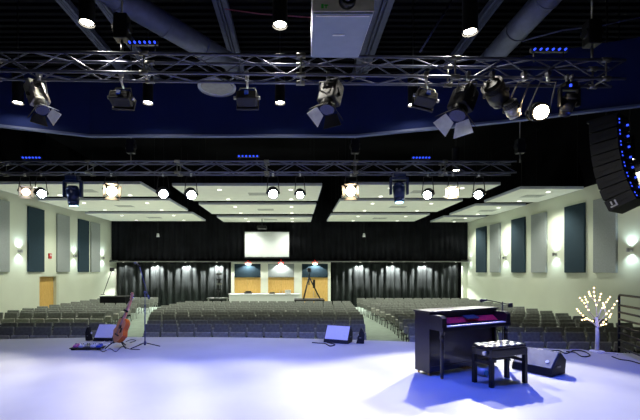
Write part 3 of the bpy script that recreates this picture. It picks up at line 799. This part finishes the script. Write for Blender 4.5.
# ------------------------------------------------------------------ stage monitors
def wedge(loc, rz, w, d, h, label, gm, lip=.12):
    root = empty('stage_monitor', loc, rz, label, 'monitor speaker')
    # local x width centred, face towards -y, back at +y
    MB().prism([(0, .01), (.03, lip), (d*.62, h), (d, h*.62), (d*.92, .01)], 'x', -w/2, w/2).build('cabinet', black_pl, root)
    ang = math.atan2(h-lip, d*.62-.03); Lf = math.hypot(h-lip, d*.62-.03)
    Mg = Matrix.Translation((0, .03, lip)) @ Matrix.Rotation(ang, 4, 'X')
    MB(Mg).box(-w/2+.02, w/2-.02, .01, Lf-.01, .001, .014, .004).build('grille', gm, root)
    MB(Mg).cyl((w*.32, Lf*.35, .012), (w*.32, Lf*.35, .02), .03, n=12).build('badge', plug_w, root)
    MB().box(-w/2-.012, -w/2, d*.35, d*.6, h*.35, h*.42).box(w/2, w/2+.012, d*.35, d*.6, h*.35, h*.42).build('handle', grey_metal, root)
    return root
v = Vector((.5, -.85)); u = Vector((.85, .5)); near_c = Vector((4.20, 6.45))
mid = near_c-v*.33
wedge((mid.x, mid.y, 0), math.atan2(-v.x, v.y)+PI/2 if False else math.atan2(v.y, v.x), .66, .48, .38, 'black wedge monitor with pale grille on the floor right of the piano bench', mat('monitor_grille_dark', (112, 114, 120), .5, .3))
wedge((.98, 9.5, 0), math.radians(-24), .62, .42, .40, 'pale wedge monitor at the stage edge before the middle seats', grille_m, .08)
wedge((1.5, 9.6, 0), math.radians(-100), .26, .2, .38, 'black monitor turned sideways behind the pale wedge at the stage edge', grille_d, .1)
wedge((-4.78, 9.75, 0), math.radians(-6), .50, .42, .40, 'pale wedge monitor behind the guitar at the left stage edge', grille_m, .08)
wedge((-5.13, 9.9, 0), math.radians(80), .14, .12, .34, 'small dark monitor standing left of the wedge behind the guitar', grille_d, .1)

# ------------------------------------------------------------------ guitar on its stand
gl = G(118, 348)
gs = empty('guitar_stand', gl, 0, 'low black folding stand holding the guitar', 'stand')
for (dx, dy) in ((-.22, -.16), (.24, -.14), (.05, .28)):
    MB().tube([(0, .03, .22), (dx*.6, dy*.6, .1), (dx, dy, .015)], .013, 6).build('leg', black_metal, gs)
MB().tube([(-.12, -.09, .13), (-.1, -.02, .12), (0, .05, .16), (.1, -.02, .12), (.14, -.09, .13)], .013, 6).build('cradle', black_metal, gs)
MB().tube([(0, .04, .15), (.0, .16, .45), (.03, .2, .72)], .013, 6).build('upright_tube', black_metal, gs)
def outline(n=48):
    pts = []
    for i in range(n):
        t = i/n*2*PI
        z = .25+.25*-math.cos(t)
        tt = z/.5
        wdt = .2*math.sin(min(1, tt*1.9)*PI/2)**.6 if tt < .35 else (.2-.065*math.sin((tt-.35)/.30*PI/2)**2 if tt < .6 else .135+.012*math.sin((tt-.6)/.2*PI/2) if tt < .8 else .147*math.sqrt(max(0, 1-((tt-.8)/.2)**2)))
        pts.append((wdt if math.sin(t) >= 0 else -wdt, z))
    out = []
    for p_ in pts:
        if not out or (Vector(p_)-Vector(out[-1])).length > 1e-4: out.append(p_)
    return out
def R_guitar():
    # local: face towards -y, neck along +z
    return Matrix.Rotation(math.radians(-40), 4, 'Z')
lean = Matrix.Rotation(math.radians(15.5), 4, 'Y')      # lean to picture right
Mg = Matrix.Translation((-.02, -.02, .13)) @ Matrix.Scale(1.13, 4) @ lean @ R_guitar() @ Matrix.Rotation(math.radians(-6), 4, 'X')
gt = empty('acoustic_guitar', gl, 0, 'orange brown acoustic guitar leaning on a low stand', 'guitar')
ol = outline()
MB(Mg).prism(ol, 'y', -.048, .055).build('body_side', mahog, gt)
MB(Mg).prism([(x*.985, .5*.015/2+z*.985) for x, z in ol], 'y', -.054, -.0485).build('soundboard', spruce, gt)
MB(Mg).cyl((0, -.0545, .33), (0, -.056, .33), .05, n=24).build('sound_hole', ebony, gt)
MB(Mg).box(-.075, .075, -.066, -.054, .14, .165, .003).build('bridge', ebony, gt)
MB(Mg).prism([(.05, .2), (.11, .24), (.1, .33), (.05, .31)], 'y', -.0565, -.0545).build('pickguard', ebony, gt)
MB(Mg).box(-.026, .026, -.05, -.02, .49, .86, .006).prism([(-.026, .36), (.026, .36), (.022, .86), (-.022, .86)], 'y', -.062, -.052).build('neck', neckm, gt)
MB(Mg @ Matrix.Translation((0, -.03, .86)) @ Matrix.Rotation(.2, 4, 'X')).prism([(-.022, 0), (.022, 0), (.036, .05), (.034, .19), (-.034, .19), (-.036, .05)], 'y', -.012, .008).build('headstock', neckm, gt)
for sx in (-1, 1):
    for k in range(3):
        MB(Mg @ Matrix.Translation((0, -.03, .86)) @ Matrix.Rotation(.2, 4, 'X')).cyl((sx*.03, 0, .05+k*.05), (sx*.06, 0, .05+k*.05), .007, n=6).sph((sx*.062, 0, .05+k*.05), .011, 6).build('tuning_peg', chrome, gt)
m = MB(Mg)
for k in range(6): m.cyl((-.018+k*.0072, -.07, .155), (-.015+k*.006, -.064, .87), .0012, n=3, caps=False)
m.build('strings', chrome, gt)
tuner = MB(Matrix.Translation(gl) @ Mg @ Matrix.Translation((0, -.03, .66))).box(-.07, .09, -.05, -.03, -.02, .02, .005).build('capo', black_pl, label='dark capo clamped on the guitar neck', cat='capo')

# ------------------------------------------------------------------ microphone stand
ms = G(145, 347)
st = empty('microphone_stand', ms, 0, 'tall thin microphone stand on a tripod base beside the guitar', 'microphone stand')
for a in (.1, 2.3, 4.0):
    MB().tube([(0, 0, .10), (math.cos(a)*.34, math.sin(a)*.34, .012)], .012, 6).build('leg', black_metal, st)
MB().cyl((0, 0, .04), (0, 0, .95), .014, n=10).cyl((0, 0, .95), (0, 0, 1.22), .009, n=10).cyl((0, 0, .93), (0, 0, .98), .02, n=10).cyl((0, 0, .05), (0, 0, .14), .025, n=10).build('pole', steel_m, st)
pj = Vector((.0, 0, 1.26)); tip = W(139.5, 266, 9.0)-ms; tail = W(149, 299, 9.1)-ms
MB().cyl(tail, tip, .009, n=8).cyl(tail, tail+(tip-tail)*.12, .02, n=10).sph(pj, .035, 10).build('boom', steel_m, st)
mc = empty('microphone', ms+tip, 0, 'small microphone clipped to the top of the tall stand', 'microphone')
MB().cyl((.02, .01, -.02), (-.06, -.05, .06), .016, .022, 12).build('handle', black_metal, mc)
MB().sph((-.07, -.06, .07), .034, 12).build('mesh_head', grey_metal, mc)
# boom microphone behind the piano
st2 = empty('microphone_stand', (4.2, 7.95, 0), 0, 'boom microphone stand behind the right end of the piano', 'microphone stand')
for a in (.5, 2.6, 4.7): MB().tube([(0, 0, .10), (math.cos(a)*.3, math.sin(a)*.3, .012)], .012, 6).build('leg', black_metal, st2)
MB().cyl((0, 0, .04), (0, 0, 1.13), .012, n=8).build('pole', black_metal, st2)
tp = W(487, 300, 7.7)-Vector((4.2, 7.95, 0)); tl = W(507, 304, 8.05)-Vector((4.2, 7.95, 0))
MB().cyl(tl, tp, .01, n=8).box(tl.x-.03, tl.x+.05, -.03, .03, tl.z-.06, tl.z+.03, .01).build('boom', black_metal, st2)
m3 = empty('microphone', Vector((4.2, 7.95, 0))+tp, 0, 'black microphone at the end of the boom above the piano', 'microphone')
MB().cyl((0, 0, 0), (-.1, -.02, -.01), .018, .024, 12).sph((-.12, -.02, -.01), .035, 12).build('microphone_body', black_pl, m3)

# ------------------------------------------------------------------ pedal board and pedals
pb = G(88, 349)
pr2 = empty('pedal_board', pb, .05, 'flat dark board of guitar pedals on the stage floor', 'pedal board')
MB().box(-.34, .34, -.14, .14, .03, .05, .005).build('deck', blue_m if False else black_metal, pr2)
for (x) in (-.28, .28): MB().box(x-.03, x+.03, -.13, .13, 0, .03).build('foot', black_pl, pr2)
pm = [pink_m, plug_w, chrome, plug_w, blue_m]
pl_ = ['pink pedal at the left end of the pedal board', 'white pedal beside the pink one on the pedal board', 'silver pedal in the middle of the pedal board', 'white pedal next to the blue one on the pedal board', 'blue pedal at the right end of the pedal board']
for i in range(5):
    x = -.26+i*.13
    q = empty('effect_pedal', pb+Vector((x, 0, .051)), .05, pl_[i], 'effect pedal')
    MB().prism([(-.07, 0), (.07, 0), (.07, .06), (-.07, .035)], 'x', -.045, .045).build('case', pm[i], q)
    MB().cyl((0, -.035, .04), (0, -.035, .055), .014, n=10).build('foot_switch', chrome, q)
    MB().cyl((-.02, .03, .05), (-.02, .03, .07), .01, n=8).cyl((.02, .03, .05), (.02, .03, .07), .01, n=8).build('knob', black_pl, q)
bx = G(120, 345.0)
def cable(pts, label, r=.008, m_=None):
    # pts: ground pixel points
    ps = [G(x, y)+Vector((0, 0, r+.001)) for x, y in pts]
    out = []
    for i in range(len(ps)-1):
        p0_, p1_, p2_, p3_ = ps[max(i-1, 0)], ps[i], ps[i+1], ps[min(i+2, len(ps)-1)]
        for k in range(6):
            t_ = k/6
            out.append(.5*((2*p1_)+(p2_-p0_)*t_+(2*p0_-5*p1_+4*p2_-p3_)*t_**2+(3*p1_-p0_-3*p2_+p3_)*t_**3))
    out.append(ps[-1])
    MB().tube(out, r, 6).build('floor_cable', m_ or cable_m, label=label, cat='cable')
cable([(98, 348), (103, 352), (110, 349), (116, 352), (122, 347), (130, 349.5), (140, 350)], 'dark cable curling on the floor between pedals and guitar')
cable([(100, 344), (106, 341.5), (112, 343), (104, 346), (100, 349), (108, 350.5)], 'pale cable looped beside the pedal board', .01, plug_w)
cable([(126, 342), (131, 340), (136, 341), (130, 343)], 'short dark cable behind the guitar stand')
cable([(312, 343), (318, 343.5), (325, 344), (330, 346.5), (335, 345), (327, 343)], 'blue grey cable coiled left of the middle stage monitor', .012)
cable([(548, 352), (558, 351), (566, 354), (574, 351), (584, 352), (590, 356), (582, 357), (575, 353), (566, 352)], 'dark cable tangled on the floor left of the lit tree', .011)
cable([(570, 350), (580, 350), (590, 352), (600, 354), (612, 353.5), (618, 355)], 'pale cable running past the foot of the lit tree', .009, plug_w)
cable([(612, 357), (620, 360), (628, 361), (636, 363), (650, 368)], 'dark cable beside the foot of the black railing', .011)

# ------------------------------------------------------------------ lit white tree
tb_ = G(597, 352)
tr = empty('lit_tree', tb_, 0, 'small bare white artificial tree dotted with warm lights', 'tree')
MB().cyl((0, 0, 0), (0, 0, .03), .15, .13, 24).build('base', tree_m, tr)
sc_ = 8.5/F
MB().tube([(0, 0, .02), (.01, 0, .4), (-.01, 0, .75)], [.042, .036, .03], 8).build('trunk', tree_m, tr)
def tp(px, py, dy): return W(px, py, 8.5+dy)-tb_
br = [[(597, 318, 0), (596, 305, .02), (594, 296, .05), (594, 288, .06)],
      [(597, 322, 0), (588, 310, -.1), (584, 303, -.12), (580, 298, -.14)],
      [(597, 326, 0), (586, 318, .1), (580, 313, .14), (577, 309, .18)],
      [(597, 328, 0), (592, 321, -.1), (587, 319, -.16), (582, 320, -.2)],
      [(597, 320, 0), (602, 308, .08), (606, 302, .12), (610, 297, .14)],
      [(597, 324, 0), (606, 314, -.1), (612, 308, -.15), (617, 301, -.2)],
      [(597, 328, 0), (603, 322, .12), (609, 317, .18), (611, 314, .2)],
      [(596, 306, .02), (599, 300, -.05), (601, 294, -.1)],
      [(588, 310, -.1), (587, 302, .0), (585, 297, .05)],
      [(597, 330, 0), (601, 325, -.1), (606, 324, -.16)],
      [(594, 300, .04), (590, 296, .08), (589, 292, .1)],
      [(606, 314, -.1), (604, 307, -.05), (603, 303, 0)]]
for bpt in br:
    ps = [tp(*q) for q in bpt]; rs = [.012-.008*i/(len(ps)-1) for i in range(len(ps))]
    b_ = MB().tube(ps, rs, 6).build('branch', tree_m, tr)
    pos = [ps[-1]]+[ps[i].lerp(ps[i+1], .5) for i in range(1, len(ps)-1)]+[ps[i]+Vector((0, -.015, 0)) for i in range(1, len(ps)-1)]
    for p_ in pos: MB().sph(p_, .0145, 8).build('bulb', E_bulb, b_)
light('POINT', tb_+Vector((0, -.1, 1.1)), 2, (1, .85, .6), None, .3)

# ------------------------------------------------------------------ black railing at the right
ra = G(619, 352.5); d_ = Vector((-.30, -.85, 0)).normalized()
rr = empty('stage_railing', ra, math.atan2(d_.y, d_.x), 'black metal railing with eight bars at the right stage edge', 'railing')
RL = 2.2
for x in (0, RL): MB().cyl((x, 0, 0), (x, 0, 1.2), .024, n=12).cyl((x, 0, 0), (x, 0, .01), .05, n=14).build('post', black_metal, rr)
MB().tube([(0, 0, 1.18), (.01, 0, 1.215), (.05, 0, 1.24), (RL-.05, 0, 1.24), (RL, 0, 1.2)], .024, 8).build('top_rail', grey_metal if False else black_metal, rr)
for k in range(7):
    z = .12+k*.15
    MB().cyl((0, 0, z), (RL, 0, z), .022, n=8).build('bar', black_metal, rr)

# ------------------------------------------------------------------ hanging speaker column
la = empty('line_array', W(607, 123, 9.2), math.radians(33), 'curved black column of hanging speakers with blue lights', 'speaker')
zc = 0; yc = 0; ang = 0
pitch = .262
for i in range(8):
    ang = math.radians([2, 3, 5, 8, 11, 14, 18, 23][i])
    Mx = Matrix.Translation((0, yc, zc)) @ Matrix.Rotation(-ang, 4, 'X')
    cab = MB(Mx).prism([(-.30, -.235), (.22, -.25), (.22, .0), (-.30, -.015)], 'x', -.38, .38).build('cabinet', black_pl, la)
    MB(Mx).box(-.36, .36, .22, .235, -.24, -.01).build('front_grille', grille_d, cab)
    MB(Mx).box(-.14, .14, -.315, -.30, -.21, -.04, .006).build('rear_panel', black_metal, cab)
    MB(Mx).cyl((.2, -.30, -.12), (.2, -.335, -.12), .024, n=10).build('blue_connector', E_blue, cab)
    MB(Mx).box(-.25, -.22, -.312, -.3, -.08, -.05).box(-.25, -.22, -.312, -.3, -.16, -.13).build('blue_lamp', E_blue, cab)
    MB(Mx).box(-.395, -.38, -.2, .12, -.14, -.11).build('rigging_bar', black_metal, cab)
    if i == 7: MB(Mx).box(-.396, -.381, .02, .16, -.2, -.17).box(-.396, -.381, .02, .05, -.2, -.06).box(-.396, -.381, .1, .13, -.15, -.06).build('emblem', plug_w, cab)
    yc -= math.sin(ang)*pitch; zc -= math.cos(ang)*pitch
MB().box(-.3, .3, -.3, .3, .02, .08).cyl((0, 0, .08), (0, 0, 9-la.location.z), .02, n=6).cyl((.1, -.2, .08), (.1, -.2, 9-la.location.z), .012, n=6).box(-.04, .1, -.12, 0, .35, .45).build('rigging_frame', black_metal, la)

# ------------------------------------------------------------------ lighting
wd = bpy.data.worlds.new('world'); sc.world = wd; wd.use_nodes = True
wd.node_tree.nodes['Background'].inputs[0].default_value = (.02, .03, .06, 1); wd.node_tree.nodes['Background'].inputs[1].default_value = .3
# front lamps of the back truss light the stage
cool, warm = (1, .985, .92), (1, .93, .80)
def key(px, py, pw, colr, aim, ang=70, blend=.5, size=.08):
    p = W(px, py, 10.75); light('SPOT', p, pw, colr, aim, size, ang, blend)
key(479, 196, 1900, cool, (2.6, 4.6, 0), 60, .35)
key(428, 196, 1150, cool, (1.9, 4.4, 0), 56, .5)
for px, ax, ay, cc in ((351, -.8, 4.4, warm), (300, -1.6, 4.6, cool), (191, -3.2, 4.8, cool), (111, -4.6, 5.0, warm), (41, -6.4, 6.0, cool)):
    key(px, 194, 800, cc, (ax, ay, 0), 46, .6)
# blue wash lamps on the front truss
blue = (.03, .09, 1)
for (px, ax) in ((70, -3.8), (250, -.8), (400, 1.8), (568, 4.0)):
    p = W(px+(22 if px < 100 or px > 500 else 0), 110, 6.1); light('SPOT', p, 560, blue, (ax, 7.2, 0), .3, 108, .5)
# unseen upward spots added over seats and aisles to brighten the ceiling panels
for x in (-10.3, -7.6, -2.0, 3.4, 9.6):
    for y in (15.2, 20.4, 25.2):
        light('SPOT', (x, y, .3), 125, (.97, 1, .93), (x, y, 5), .1, 155, .5)
vs = sc.view_settings; vs.view_transform = 'Standard'; vs.look = 'None'; vs.gamma = 1; vs.exposure = 0; vs.use_curve_mapping = False
